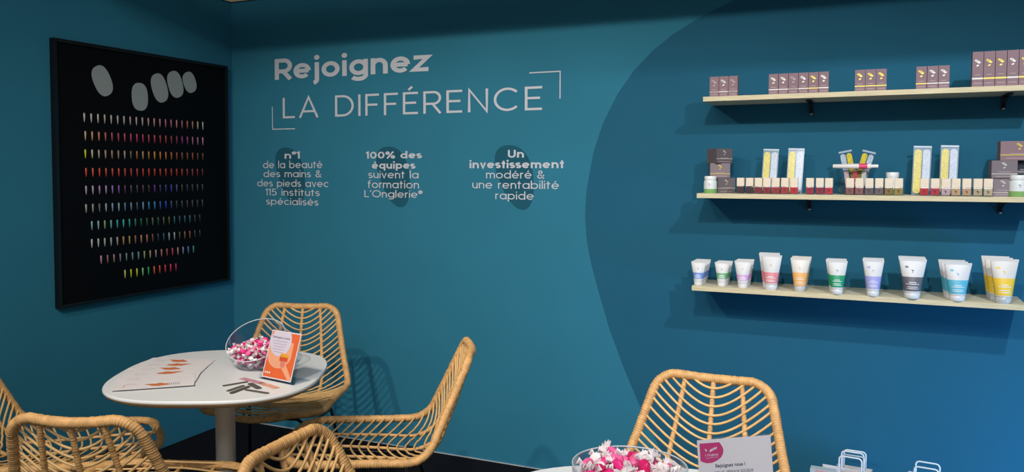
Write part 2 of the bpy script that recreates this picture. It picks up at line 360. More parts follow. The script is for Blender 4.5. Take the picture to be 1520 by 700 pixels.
# ------------------------------------------------------------------ framed nail display on the left wall
py0, py1, pz0, pz1 = 2.575, 3.686, .824, 2.034
fr_ = thing('framed_display', 'large black framed board with rows of coloured nail tips on the left wall', 'picture')
lf = lambda y, z, d: (WX+d, y, z)
MB().box(WX+.001, py0+.012, pz0+.012, WX+.018, py1-.012, pz1-.012).obj('backboard', M_BOARD, fr_)
FW = .016
for a0, b0, a1, b1 in ((py0, pz0, py0+FW, pz1), (py1-FW, pz0, py1, pz1), (py0+FW, pz1-FW, py1-FW, pz1), (py0+FW, pz0, py1-FW, pz0+FW)):
    MB().bbox(WX+.001, a0, b0, WX+.032, a1, b1, .003).obj('frame_bar', M_FRAME, fr_)
def pc1(x, y): return (60+x/3.183, 40+y/3.183)
def pc2(x, y): return (60+x/3.043, 240+y/3.043)
M_BIG = mat('nail_shape_print', '9fa6a6', .6)
for (xa, ya, xb, yb, wd, ex) in ((265, 186, 322, 321, .088, 0), (468, 265, 474, 394, .088, 0), (545, 222, 583, 353, .088, 0), (622, 210, 655, 331, .088, 0), (690, 215, 722, 307, .078, 0)):
    A = on_left(*pc1(xa, ya), .02); B = on_left(*pc1(xb, yb), .02)
    c = ((A[1]+B[1])/2, (A[2]+B[2])/2); L = math.hypot(A[1]-B[1], A[2]-B[2])/2*1.02; an = math.atan2(A[2]-B[2], A[1]-B[1])
    pl = []
    for i in range(32):
        t = 2*PI*i/32; u, v = math.cos(t), math.sin(t); u = math.copysign(abs(u)**.8, u); v = math.copysign(abs(v)**.8, v)
        u *= L; v *= wd/2*1.15; pl.append((c[0]+u*math.cos(an)-v*math.sin(an), c[1]+u*math.sin(an)+v*math.cos(an)))
    MB().prism(pl, .018, .0195, frame=lf).obj('nail_shape', M_BIG, fr_)
ROWS = [
 (pc1, 208, 768, 407, 447, 46, 'c9c0b8 c8c4c0 c4bdb6 b3a99e bdb3a8 b9b2aa b8aaa6 b890a0 b7a9a5 b4a9a8 b78d82 b98a95 b27a8c b0607c b05a72 b88080 a85a66 a86450 a87a5c b8aaa0 b8b4a8'),
 (pc1, 213, 768, 491, 521, 46, 'cfae90 cf9a70 c98858 c0555c a84a62 a8424e b83a62 b83a6a b83a62 b8305a b0344a b03452 a02e3c a83a3c 802a3c 802850 8a2e72 83427a a4608a a87090 c48090'),
 (pc1, 213, 768, 577, 595, 44, 'd8d020 c8c89a b8a890 b09480 a88068 a8806c a09a8c 6a625c a86a38 b09070 b07440 c89030 c87828 c07040 b06028 984030 784838 7c4438 a04030 604030 604838'),
 (pc2, 207, 733, 27, 31, 42, 'd84a40 d85a38 d04830 c04a28 c83c28 d03a30 b03c38 b83440 b03838 b83030 c03828 b83024 b03020 b83024 a82c24 a82c20 a83424 803024 883028 782420 602018'),
 (pc2, 207, 733, 107, 100, 42, 'b8a4b8 b8a8c0 b07ab0 a094c0 8a70b8 7c54a8 5a3048 50404c 40384c 4c3048 402838 682088 30305c 34347c 3838b8 4c5080 40403c 30303c 3c3c3c 404040 40383c'),
 (pc2, 207, 733, 188, 172, 42, 'a8a8a4 9aa09c 6c6c6c 98a8b4 7c9cc0 80b0b8 5c78a8 6c88a8 405870 6898c0 2c80c0 2c80c8 1858b0 1c40c0 304c80 2c3c44 38403c 403c3c 404040 3c3c3c 343c38'),
 (pc2, 233, 721, 267, 238, 42, '88b8b8 88b4a4 88a078 60b0a8 40a8b0 34b0b8 1c9898 187c64 186044 145c38 506858 28503c 505c3c 505c28 24646c 1c4c64 205470 206070 243c44 202c34'),
 (pc2, 233, 721, 347, 308, 42, 'c0c4c4 b8bcb8 a8acac a0a8a4 a89c94 b88844 a89050 88683c b07c68 a8705c 7c3c3c 203850 205078 90a0a8 90a0a8 505038 80583c 8c5040 303844 203040'),
 (pc2, 275, 692, 423, 378, 40, 'b890a8 98685c a87c7c 887c94 688888 5c94a0 6c9498 94a468 a89c7c a88c98 a87470 a84c50 b83c58 b88c84 8088b8 4c80a8 508c7c'),
 (pc2, 383, 613, 487, 458, 40, 'c8c060 b8c824 b8d020 88c490 20b050 d85838 d84828 c83848 d02c58 b82858')]
nb = MB()   # one tapered nail tip, 1 unit long, pointing down
NN = 8
for j, (zz, ww, dd) in enumerate(((0, .12, .05), (-.05, .26, .09), (-.35, .27, .13), (-.7, .18, .10), (-.95, .07, .05), (-1, .01, .01))):
    nb.v += [(dd*math.sin(PI*k/(NN-1))*1.0+.0, ww*-math.cos(PI*k/(NN-1))*.5*1.0, zz) for k in range(NN)]
for j in range(5):
    for k in range(NN-1): nb.f.append((j*NN+k, j*NN+k+1, (j+1)*NN+k+1, (j+1)*NN+k)); nb.m.append(0); nb.sm.append(True)
nmesh = nb.mesh('nail_tip', mat('nail_base', 'aaaaaa', .3))
for fn, xa, xb, ya, yb, hh, colors in ROWS:
    cs = colors.split(); A = on_left(*fn(xa, ya), .02); B = on_left(*fn(xb, yb), .02); A2 = on_left(*fn(xa, ya+hh), .02)
    hgt = A[2]-A2[2]; zt = (A[2]+B[2])/2
    for i, c in enumerate(cs):
        o = link('nail_tip', nmesh, fr_, (WX+.0185, A[1]+(B[1]-A[1])*i/(len(cs)-1), zt)); o.scale = (.030, .030*1.15, hgt*.96)
        o.material_slots[0].link = 'OBJECT'
        o.material_slots[0].material = mat('nail_'+c, c, .35)

# ------------------------------------------------------------------ shelves
SD = .24; FRONT = WY-SD
SH = {'top': (1.749, -.63, .535, 'top'), 'middle': (1.354, -.65, .525, 'middle'), 'bottom': (.970, -.665, .508, 'lowest')}
for k, (zt, xa, xb, nm) in SH.items():
    th = thing('wall_shelf', f'{nm} pale plywood wall shelf holding beauty products', 'shelf', (0, 0, 0), 0, 'plywood shelves on the back wall')
    MB().box(xa, FRONT+.002, zt-.019, xb, WY-.001, zt).obj('shelf_board', M_WOOD, th)
    MB().box(xa, FRONT, zt-.019, xb, FRONT+.002, zt-.0005).obj('front_edge', M_PLY, th)
    for bx in (-.232, .445) if k != 'bottom' else (-.235, .42):
        b_ = MB(); bb = th
        y0 = WY-.001
        dz = .050 if k != 'bottom' else .032; b_.box(bx-.008, y0-.004, zt-.02-dz, bx+.008, y0, zt-.020); b_.box(bx-.010, y0-.17, zt-.025, bx+.010, y0-.006, zt-.0195)
        b_.tube([(bx, y0-.006, zt-.012-dz), (bx, y0-.03, zt-.024-dz*.45), (bx, y0-.10, zt-.027)], .0045, 8)
        o = b_.obj('bracket', mat('bracket_metal', '23262c', .35, metal=.6), bb)
        s_ = MB(); s_.lathe([(0, 0), (.006, 0), (.005, .003), (0, .004)], 10); 
        s_.xf(Matrix.Translation((bx, y0-.0045, zt-.0155-dz)) @ Matrix.Rotation(PI/2, 4, 'X')); s_.obj('screw', mat('steel', 'c8ccd0', .3, metal=.9), o)

# taupe cartons on the top shelf
M_TAUPE = mat('taupe_carton', '8a7078', .7, noise=.04, nscale=30); M_TAUPE2 = mat('dark_taupe_carton', '6c6267', .7)
M_NAVY = mat('navy_carton', '1d2433', .7); M_GOLD = mat('gold_foil', 'd8c35a', .35, metal=.4); M_SILV = mat('silver_foil', 'c9c6c0', .35, metal=.4); M_PALE = mat('pale_foil', 'b9a2a4', .5)
def logo(mb, cx, cz, s, fr, d, mi):      # five slanted fingernail ovals
    for dx, dz, L, a in ((-.30, .46, .30, 20), (-.14, .36, .34, 22), (0, .24, .36, 24), (.20, .06, .34, 12), (-.02, -.42, .34, 22)):
        pl = []
        for i in range(10):
            t = 2*PI*i/10; u, v = math.cos(t)*L/2*s*1.3, math.sin(t)*.13*s; an = math.radians(a); pl.append((cx+dx*s+u*math.cos(an)-v*math.sin(an), cz+dz*s+u*math.sin(an)+v*math.cos(an)))
        mb.flat(pl, fr, d, mi)
def carton(label, x, y, z, w_, d_, h_, foil, rz=0, body=None, group=None, stripe=.22, big=False):
    th = thing('carton', label, 'box', (x, y, z), rz, group)
    MB().bbox(-w_/2, -d_/2, 0, w_/2, d_/2, h_, .0006).obj('carton_body', body or M_TAUPE, th)
    ff = lambda a, b, d: (a, -d_/2-d, b)
    p = MB(); s = min(w_*.62, h_*.30); logo(p, 0, h_*(.68 if not big else .72), s, ff, .0004, 0)
    p.obj('emblem', foil, th)
    q = MB(); q.box(-w_/2-.0002, -d_/2-.0005, h_*stripe, w_/2+.0002, -d_/2+.001, h_*(stripe+.045)); q.obj('foil_stripe', foil, th)
    r = MB()
    for k, (u, hgt) in enumerate(((.5, .35), (.7, .11))):
        r.box(-w_/2*u, -d_/2-.0004, h_*hgt-.0009, w_/2*u, -d_/2+.001, h_*hgt+.0009)
    r.obj('small_print', M_PALE, th)['kind'] = 'stuff'
    return th
zt = SH['top'][0]
def run(n, pxa, pxb, ptop, cnt_label, foils, d_=.034):
    xa = on_wall(pxa, 140, SD-.02)[0]; xb = on_wall(pxb, 140, SD-.02)[0]; h_ = on_wall((pxa+pxb)/2, ptop, SD-.02)[2]-zt; ww = (xb-xa)/n
    for i in range(n):
        carton(cnt_label(i), xa+ww*(i+.5), FRONT+.02+d_/2, zt, ww-.0016, d_, h_, foils[i], group='taupe cartons on the top shelf')
ordn = ['first', 'second', 'third', 'fourth', 'fifth', 'sixth']
run(3, 1053, 1095, 113.2, lambda i: f'{ordn[i]} from left of three pinkish taupe cartons at the top shelf left end', [M_PALE, M_SILV, M_PALE])
run(6, 1140.6, 1230, 108, lambda i: f'{ordn[i]} from left in the row of six small taupe cartons', [M_SILV, M_SILV, M_PALE, M_SILV, M_GOLD, M_SILV])
run(3, 1268.3, 1315.8, 102.8, lambda i: f'{ordn[i]} from left of three gold striped cartons in the middle of the top shelf', [M_GOLD]*3)
run(3, 1358.8, 1409, 97.8, lambda i: f'{ordn[i]} from left of three cartons between the middle trio and the tall cartons', [M_GOLD, M_SILV, M_SILV])
run(5, 1441.8, 1529, 75, lambda i: f'{ordn[i]} from left of the tall taupe cartons at the top shelf right end', [M_SILV, M_GOLD, M_GOLD, M_SILV, M_GOLD], .04)

# ---- middle shelf
zm = SH['middle'][0]
def wx(px, off, py=270): return on_wall(px, py, off)[0]
def wz(py, px, off): return on_wall(px, py, off)[2]
GS = 'dark gift cartons on the middle shelf'
carton('dark taupe carton at the bottom of the left stack behind the white jar', wx(1071, .13)+.0, WY-.115, zm, .078, .078, .064, M_SILV, .62, M_TAUPE2, GS, .3, True)
carton('brown taupe carton with gold line in the middle of the left stack', wx(1067, .13), WY-.12, zm+.0645, .080, .070, .060, M_GOLD, .25, mat('brown_taupe', '80737a', .7), GS, .25, True)
carton('dark turned carton on top of the left stack', wx(1067, .13), WY-.12, zm+.125, .074, .074, .060, M_SILV, .72, mat('charcoal_carton', '5f555a', .7), GS, .28, True)
def jar(label, x, y, z, r, h_, group='white cream jars on the middle shelf'):
    th = thing('cream_jar', label, 'jar', (x, y, z), 0, group)
    MB().lathe([(r*.93, 0), (r, .003), (r, h_*.26)], 24).obj('green_band', mat('green_label', '7fae6a', .45), th)
    MB().lathe([(r, h_*.26), (r, h_*.66), (r*.96, h_*.72), (r*.84, h_*.75), (r*.84, h_*.78)], 24).obj('jar_body', mat('jar_white', 'dfe3e4', .35), th)
    MB().lathe([(r*.9, h_*.78), (r*.92, h_*.80), (r*.92, h_*.97), (r*.86, h_)], 24).obj('lid', mat('jar_lid', 'e6e8e8', .4), th)
    e = MB(); fr = lambda a, b, d: (a, -math.sqrt(max(1e-9, (r+.0004)**2-a*a)), b); logo(e, 0, h_*.5, h_*.13, fr, 0, 0); e.obj('emblem', mat('emblem_grey', '8f9aa0', .5), th)
jar('white jar with green band in front of the left carton stack', wx(1054.5, SD-.04), FRONT+.04, zm, .0265, .071)
jar('white jar with green band at the right end of the middle shelf', wx(1512.5, SD-.05), FRONT+.05, zm, .031, .078)
jar('white jar half hidden behind the gold glitter polishes', wx(1324.5, .10), WY-.09, zm, .0255, wz(255.5, 1324, .10)-zm)
# right stack
carton('taupe carton at the bottom of the right stack', wx(1489, SD-.05), FRONT+.08, zm, .072, .06, .066, M_SILV, .03, mat('taupe_mid', '82767f', .7), GS, .2, True)
carton('taupe carton in the middle of the right stack', wx(1489.5, SD-.05), FRONT+.075, zm+.0665, .080, .06, .064, M_SILV, .05, mat('taupe_mid2', '786d75', .7), GS, .22, True)
carton('large mauve taupe carton on top of the right stack', wx(1512, SD-.05), FRONT+.09, zm+.131, .118, .075, .069, M_GOLD, .02, M_TAUPE, GS, .26, True)
nv = carton('navy carton side beside the right stack under the large one', wx(1524, SD-.05), FRONT+.11, zm+.0805, .075, .06, .0502, M_SILV, .02, M_NAVY, GS, .2, True)
carton('plain dark carton supporting the navy one behind the right jar', wx(1526, SD-.05), FRONT+.125, zm, .075, .06, .080, M_SILV, .02, M_TAUPE2, GS, .2, True)
# nail polishes
def bottle_meshes(w_, h_):
    hb = h_*.48
    g = MB(); g.bbox(-w_/2, -w_/2, 0, w_/2, w_/2, hb, .0025)
    p = MB(); p.bbox(-w_/2+.0016, -w_/2+.0016, .0035, w_/2-.0016, w_/2-.0016, hb-.001, .002)
    c = MB(); q = w_*.47; c.prism(rrect(-q, -q, q, q, .003), hb+.0005, h_); 
    e = MB(); logo(e, 0, hb*.5, hb*.28, lambda a, b, d: (a, -w_/2-.0004, b), 0, 0)
    return [x.mesh(n, m) for x, n, m in ((g, 'glass_bottle', M_GLASS), (p, 'polish_fill', mat('fill', 'aa2222', .25)), (c, 'cap', mat('cream_cap', 'e8d8c2', .4, noise=.05, nscale=60)), (e, 'emblem', mat('emblem_dark', '3a2420', .5)))]
BW = .0305; BH = wz(264.3, 1140, SD-.02)-zm+.0015
bm_ = bottle_meshes(BW, BH)
def bottle(px, c, label, glit=0):
    th = thing('nail_polish', label, 'nail polish', (wx(px, SD-.018), FRONT+.018+random.uniform(0, .002), zm), random.uniform(-.05, .05), 'nail polish bottles on the middle shelf')
    for md in bm_:
        o = link(md.name.split('.')[0], md, th)
        if md is bm_[1]:
            o.material_slots[0].link = 'OBJECT'; o.material_slots[0].material = mat('polish_'+c, c, .22, noise=.5 if glit else 0, nscale=350)
for px, c, l, g in (
 (1099.8, '4a1016', 'dark maroon polish, leftmost bottle of the shelf', 0), (1113.3, '42101a', 'near black cherry polish, second bottle from the left', 0), (1126.3, '8f1420', 'deep red polish in front of the first sachet', 0),
 (1139, 'a01822', 'dark red polish, fourth bottle from the left', 0), (1152, 'b82a24', 'brick red polish, fifth bottle from the left', 0), (1165.6, 'bf2c22', 'orange red polish, sixth bottle from the left', 0), (1179, 'd81c22', 'bright red polish closing the left group', 0),
 (1202.7, 'b81c34', 'crimson polish, first of three left of the glass vase', 0), (1217, 'a01c30', 'dark crimson polish, middle of three left of the glass vase', 0), (1230.7, 'd81e34', 'vivid red polish just left of the glass vase', 0),
 (1262, '9c5c50', 'rosy brown polish in front of the glass vase, left one', 0), (1275.8, 'a0605a', 'rosy brown polish in front of the glass vase, right one', 0), (1290.6, '7a5a58', 'mauve glitter polish right of the glass vase', 1), (1305, '84605c', 'mauve polish between the mauve glitter and gold glitter ones', 1),
 (1319.5, '9a7434', 'gold glitter polish in front of the white jar, left one', 1), (1334.2, 'b08c3c', 'gold glitter polish in front of the white jar, right one', 1),
 (1372.3, 'd41c28', 'bright red polish in front of the third sachet', 0), (1388, 'd0243e', 'raspberry red polish, second in the right group', 0), (1403.8, 'd8b0b8', 'pale pink polish in front of the fourth sachet', 0), (1418.8, 'd8aa80', 'peach polish, fourth in the right group', 0),
 (1435, 'd8a47c', 'darker peach polish, fifth in the right group', 0), (1451.3, 'cdb08c', 'beige polish, sixth in the right group', 0), (1466.5, 'd0ba94', 'light beige polish closing the right group', 0)):
    bottle(px, c, l, g)
# file sachets: a clear sleeve with one yellow and one silver glitter file
M_YG = mat('yellow_glitter', 'dcc400', .5, noise=.35, nscale=260); M_SG = mat('silver_glitter', 'bcc3cf', .5, noise=.25, nscale=260)
def sachet(label, base, w_, h_, lean, roll=0, rz=0, swap=False):
    th = thing('file_sachet', label, 'nail file pack', base, 0, 'sachets of glitter nail files')
    th.rotation_euler = (Matrix.Rotation(rz, 3, 'Z') @ Matrix.Rotation(-lean, 3, 'X') @ Matrix.Rotation(roll, 3, 'Y')).to_euler()
    q = w_/2
    for nm, sx, m in (('yellow_file', -1 if not swap else 1, M_YG), ('silver_file', 1 if not swap else -1, M_SG)):
        pl = rrect(sx*q*.47-q*.40, h_*.03, sx*q*.47+q*.40, h_*.93, q*.38, 5)
        MB().prism(pl, -.0015, .0015, frame=lambda a, b, d: (a, d, b)).obj(nm, m, th)
    MB().box(-q, -.0025, 0, q, -.0021, h_).box(-q, .0021, 0, q, .0025, h_).obj('clear_sleeve', M_SACH, th)
    MB().box(-q, -.003, h_-.007, q, .003, h_).obj('sealed_edge', mat('seal', '9fb0c4', .3), th)
for pxl, pxr, ptop, lab in ((1130, 1153, 221.5, 'leftmost sachet leaning on the wall behind the dark red polishes'), (1167, 1191, 220.5, 'second sachet from the left leaning on the wall'), (1353.5, 1380.5, 217, 'third sachet from the left behind the bright red polish'), (1394, 1421, 216, 'rightmost sachet leaning on the wall behind the peach polish')):
    o1 = .10; xm = wx((pxl+pxr)/2-3, o1); top = wz(ptop, (pxl+pxr)/2, .07)-zm
    sachet(lab, (xm+.006, WY-.10, zm), wx(pxr, .08)-wx(pxl, .08), top+.004, .18, .03)
# glass vase with two sachets and a white tube lying across
vx = wx(1269, .15); vy = WY-.115
th = thing('glass_vase', 'clear glass jar vase holding nail file sachets in the middle of the shelf', 'vase', (vx, vy, zm))
vh = wz(251, 1269, .13)-zm
prof = [(.040, .002), (.060, .012), (.064, .030), (.060, vh*.55), (.042, vh*.86), (.036, vh*.92), (.037, vh), (.040, vh+.003)]
MB().lathe(prof, 32, caps=False).obj('vase_body', M_GLASS, th)
MB().lathe([(0, .001), (.042, .001), (.042, .004), (0, .004)], 24).obj('vase_base', M_GLASS, th)
for k, (dx, rl) in enumerate(((-.016, -.20), (.016, .26))):
    sachet(('left' if k == 0 else 'right')+' of two fanned sachets standing in the glass vase', (vx+dx*.35, vy+.004*(1-2*k), zm+.008), .048, .168, 0, rl, 0, swap=(k == 0))
th = thing('applicator_tube', 'white tapered tube with pink band lying across the vase mouth', 'tube', (vx+.003, vy-.052, zm+vh+.0115), .0)
RYm = Matrix.Rotation(PI/2, 4, 'Y')
MB().lathe([(.0065, -.083), (.008, -.08), (.0100, -.02), (.0104, .010)], 16).xf(RYm).obj('tube_body', mat('tube_white', 'dcd8d8', .4), th)
MB().lathe([(.0107, .010), (.0107, .040)], 16).xf(RYm).obj('pink_band', mat('pink_band', 'd8456e', .4), th)
MB().lathe([(.0104, .040), (.0100, .052), (.0072, .055), (.0065, .078)], 16).xf(RYm).obj('tube_cap', M_WHITE, th)
for dx, c, lab in ((-.022, 'd9b4ba', 'pale pink'), (.0, 'd03a5c', 'deep pink'), (.022, 'ddd6d8', 'white')):
    st = MB(); st.prism(rrect(-.008, 0, .008, .085, .003), -.002, .002, frame=lambda a, b, d: (a, d, b))
    o = tag(st.obj('nail_strip', mat('strip_'+c, c, .5), None, (vx+dx, vy-.022, zm+.010)), f'{lab} strip standing inside the glass vase', 'nail file', 'strips in the glass vase')
    o.rotation_euler = (0, dx*6, 0)
# ---- bottom shelf: squeeze tubes
zl = SH['bottom'][0]
def tube_meshes(w_, h_, kb, trans):
    """tube on its cap: round below, flat crimp above; kb = (band bottom, band top) as height fractions"""
    r = w_*.305; hc = h_*.16; n = 24
    def ring(f):   # f: 0 at the cap, 1 at the crimp
        a = r+(w_/2-r)*f**1.1; b = r*(1-f**1.4)+.0012; return a, b
    def part(f0, f1, m=8, off=0):
        o = MB(); vs = []
        for j in range(m+1):
            f = f0+(f1-f0)*j/m; a, b = ring(f); z = hc+(h_*.95-hc)*f
            vs += [((a+off)*math.cos(2*PI*i/n), (b+off)*math.sin(2*PI*i/n), z) for i in range(n)]
        o.add(vs, [(j*n+i, j*n+(i+1) % n, (j+1)*n+(i+1) % n, (j+1)*n+i) for j in range(m) for i in range(n)], 0, True); return o
    cap = MB().lathe([(r*.86, 0), (r*.92, .002), (r*.98, hc*.95), (r*.9, hc)], 24)
    body = part(0, 1, 12); body.add([(x*w_/2, y*.0014, z) for z in (h_*.945, h_) for x, y in ((-1, -1), (1, -1), (1, 1), (-1, 1))], [(0, 1, 5, 4), (1, 2, 6, 5), (2, 3, 7, 6), (3, 0, 4, 7), (4, 5, 6, 7)])
    band = part(kb[0], kb[1], 6, .0004)
    em = MB(); hz = .62
    def fr(a, b, d):
        f = (b-hc)/(h_*.95-hc); A, B = ring(max(0, min(1, f))); return (a, -B*math.sqrt(max(0, 1-(a/A)**2))-.0008, b)
    logo(em, 0, h_*.70, h_*.065, fr, 0, 0)
    pr = MB()
    for k, (u, q) in enumerate(((.45, .62), (.75, .5), (.6, .3), (.7, .18))):
        zc = hc+(h_*.95-hc)*(kb[0]+(kb[1]-kb[0])*q); pr.add([fr(x*r*u, zc+dz, 0) for dz in (-h_*.008, h_*.008) for x in (-1, -.5, 0, .5, 1)], [(i, i+1, i+6, i+5) for i in range(4)])
    bd = MB(); 
    for i in range(1): bd.flat([(-r*.72+.006*math.cos(2*PI*j/12), h_*.80+.0042*math.sin(2*PI*j/12)) for j in range(12)], fr)
    return cap, body, band, em, pr, bd
M_TUBE = mat('tube_plastic', 'd6d6d8', .38); M_TCAP = mat('tube_cap_white', 'dcdde0', .35); M_PRINT = mat('tube_print', 'e8ecf0', .5)
M_CLR = mat('tube_frosted', 'dcd6d0', .35)
TUBES = [  # px, py of front tube's foot, top py, crimp px width, band colour, emblem colour, (band range), offsets of the ones behind [(dx,dy)], name, frosted
 (1036.5, 422.5, 388, 22, '6a8ad0', '4a62b0', (.16, .48), [0, 0, 0], 'blue banded', 0, 0),
 (1071.5, 424, 389, 22, '66a874', '3c6a50', (.20, .50), [.001, .002], 'sage green banded', 0, 0),
 (1102.5, 426.5, 387, 25.5, 'cfa0d4', 'b888b8', (.16, .42), [0, 0], 'lilac pink banded', 0, 0),
 (1144.5, 429.5, 378, 31, 'e08a92', 'd89aa0', (.05, .44), [-.014, -.018], 'salmon banded', 0, 0),
 (1187, 431.5, 383, 29, 'eeb066', 'e8b060', (.02, .52), [0, 0], 'orange banded frosted', 1, 0),
 (1242, 436.5, 386.5, 30, '1f9a6c', '1f8a64', (.07, .52), [-.008, -.006], 'emerald banded', 0, 0),
 (1295.5, 439, 385.5, 31.5, 'a0a0dc', 'a8a8c8', (.07, .50), [-.002, 0], 'lavender banded', 0, 1),
 (1354, 443, 384, 41, '64626c', '50505c', (.05, .50), [0, 0], 'grey banded', 0, 1),
 (1420.5, 446, 389.5, 41.5, '58b4d0', '50a0cc', (.05, .50), [-.008, -.012], 'sky blue banded', 0, 1),
 (1489, 449.5, 384, 43, 'f0c83a', 'e8c040', (.04, .52), [-.012, -.016], 'yellow banded frosted', 1, 1)]
for px, py, pt, cw, bc, ec, kb, more, nm, frost, badge in TUBES:
    b0 = on_level(px, py, zl); by = max(b0[1], FRONT+.014)
    off = WY-by; hh = on_wall(px, pt, off)[2]-zl; ww = on_wall(px+cw/2, pt, off)[0]-on_wall(px-cw/2, pt, off)[0]
    parts = tube_meshes(ww, hh, kb, 0)
    body_m = M_CLR if frost else M_TUBE
    mm = [p.mesh(n, m) for p, n, m in zip(parts, ('cap', 'tube_body', 'colour_band', 'emblem', 'small_print', 'badge'), (mat('frosted_cap', 'bfc2c4', .3) if frost else M_TCAP, body_m, mat('band_'+bc, bc, .4), mat('em_'+ec, ec, .5), M_PRINT, mat('band_'+bc, bc, .4)))]
    if not badge: mm = mm[:-1]
    hid = ['frontmost', 'second', 'third', 'fourth', 'rearmost']
    stp = ww*.61+.0012
    for k, (dx, dy) in enumerate([(0, 0)]+[(m_, stp*(i_+1)) for i_, m_ in enumerate(more)]):
        pos = 'frontmost' if k == 0 else ('rearmost' if k == len(more) else hid[k]+' from the front')
        th = thing('squeeze_tube', f'{nm} squeeze tube, {pos} of its file on the lowest shelf', 'tube', (b0[0]+dx, by+dy, zl), random.uniform(-.06, .06), 'squeeze tubes on the lowest shelf')
        for md in mm: link(md.name.split('.')[0], md, th)

# ------------------------------------------------------------------ rattan chairs
WT, BT, ZT, WJ, BJ, ZJ, WF, YF, ZF = .163, .326, .808, .250, .175, .475, .259, .301, .471
def fillet_path(P, rads, n=8):
    out = [P[0]]
    for i in range(1, len(P)-1):
        a, b, c = Vector(P[i-1]), Vector(P[i]), Vector(P[i+1]); r = rads[i-1]
        u = (a-b).normalized(); v = (c-b).normalized(); p0 = b+u*r; p1 = b+v*r
        for k in range(n+1):
            t = k/n; out.append(tuple(p0*(1-t)**2+b*2*t*(1-t)+p1*t*t))
    out.append(P[-1]); return out
prof2 = fillet_path([(-BT, ZT), (-BJ, ZJ), (YF, ZF)], [.075])
segs = [0]
for i in range(1, len(prof2)): segs.append(segs[-1]+math.dist(prof2[i], prof2[i-1]))
LEN = segs[-1]; SJ = math.hypot(BT-BJ, ZT-ZJ)
def prof_at(s):
    s = max(0, min(LEN, s))
    for i in range(1, len(segs)):
        if s <= segs[i]+1e-9:
            t = (s-segs[i-1])/(segs[i]-segs[i-1]); a, b = prof2[i-1], prof2[i]
            d = Vector((b[0]-a[0], b[1]-a[1])).normalized(); return (a[0]+(b[0]-a[0])*t, a[1]+(b[1]-a[1])*t), d
    return prof2[-1], Vector((1, 0))
def width(s):
    if s < SJ: w_ = WT+(WJ-WT)*(s/SJ)**.9
    else: w_ = WJ+(WF-WJ)*(s-SJ)/(LEN-SJ)
    w_ += .010*math.exp(-((s-SJ)/.10)**2)
    r = .052
    if s < r: w_ -= r-math.sqrt(max(0, r*r-(r-s)**2))
    r = .11; e = LEN-s
    if e < r: w_ -= r-math.sqrt(max(0, r*r-(r-e)**2))
    return max(w_, .02)
def sag(s):
    K = [(0, .014), (.15, .034), (SJ, .046), (SJ+.15, .032), (LEN-.1, .018), (LEN, .014)]
    for (a, b), (c, d) in zip(K, K[1:]):
        if s <= c: t = (s-a)/(c-a); return b+(d-b)*t
    return K[-1][1]
def surf(x, s, lift=0):
    (y, z), d = prof_at(s); n = Vector((d.y, -d.x)); w_ = width(s); q = max(0, 1-(x/max(w_, WT*.6 if s < .06 else (.13 if s > LEN-.1 else w_)))**2)
    k = sag(s)*q-lift; fw = .035*q*max(0, (s-LEN+.12)/.12)
    return (x, y+n.x*k+fw, z+n.y*k)
def rim_path(m=420):
    half = []
    for i in range(13): half.append((width(0)*i/12, 0))
    N = 150
    for i in range(1, N): 
        t = i/N; s = LEN*(t if 0 else (t-math.sin(2*PI*t)/(2*PI)*.75)); half.append((width(s), s))
    for i in range(13): half.append((width(LEN)*(1-i/12), LEN))
    full = half+[(-x, s) for x, s in reversed(half[1:-1])]
    pts = [Vector(surf(x, s)) for x, s in full]; N = len(pts); L = [0]
    for i in range(N): L.append(L[-1]+(pts[(i+1) % N]-pts[i]).length)
    out = []; j = 0
    for k in range(m):
        d = L[-1]*k/m
        while L[j+1] < d: j += 1
        out.append(pts[j].lerp(pts[(j+1) % N], (d-L[j])/(L[j+1]-L[j]+1e-9)))
    # smooth
    for _ in range(3): out = [(out[k-1]+out[k]*2+out[(k+1) % m])/4 for k in range(m)]
    return out, L[-1]
RP, RL = rim_path(960)
rr_ = random.Random(3)
def wrapped(n, r): # radius per ring: three rings per turn of cane
    out = []; 
    for k in range(n):
        if k % 3 == 0: g = rr_.uniform(.97, 1.07)
        out.append(r*g*(.90, 1.03, 1.03)[k % 3])
    return out
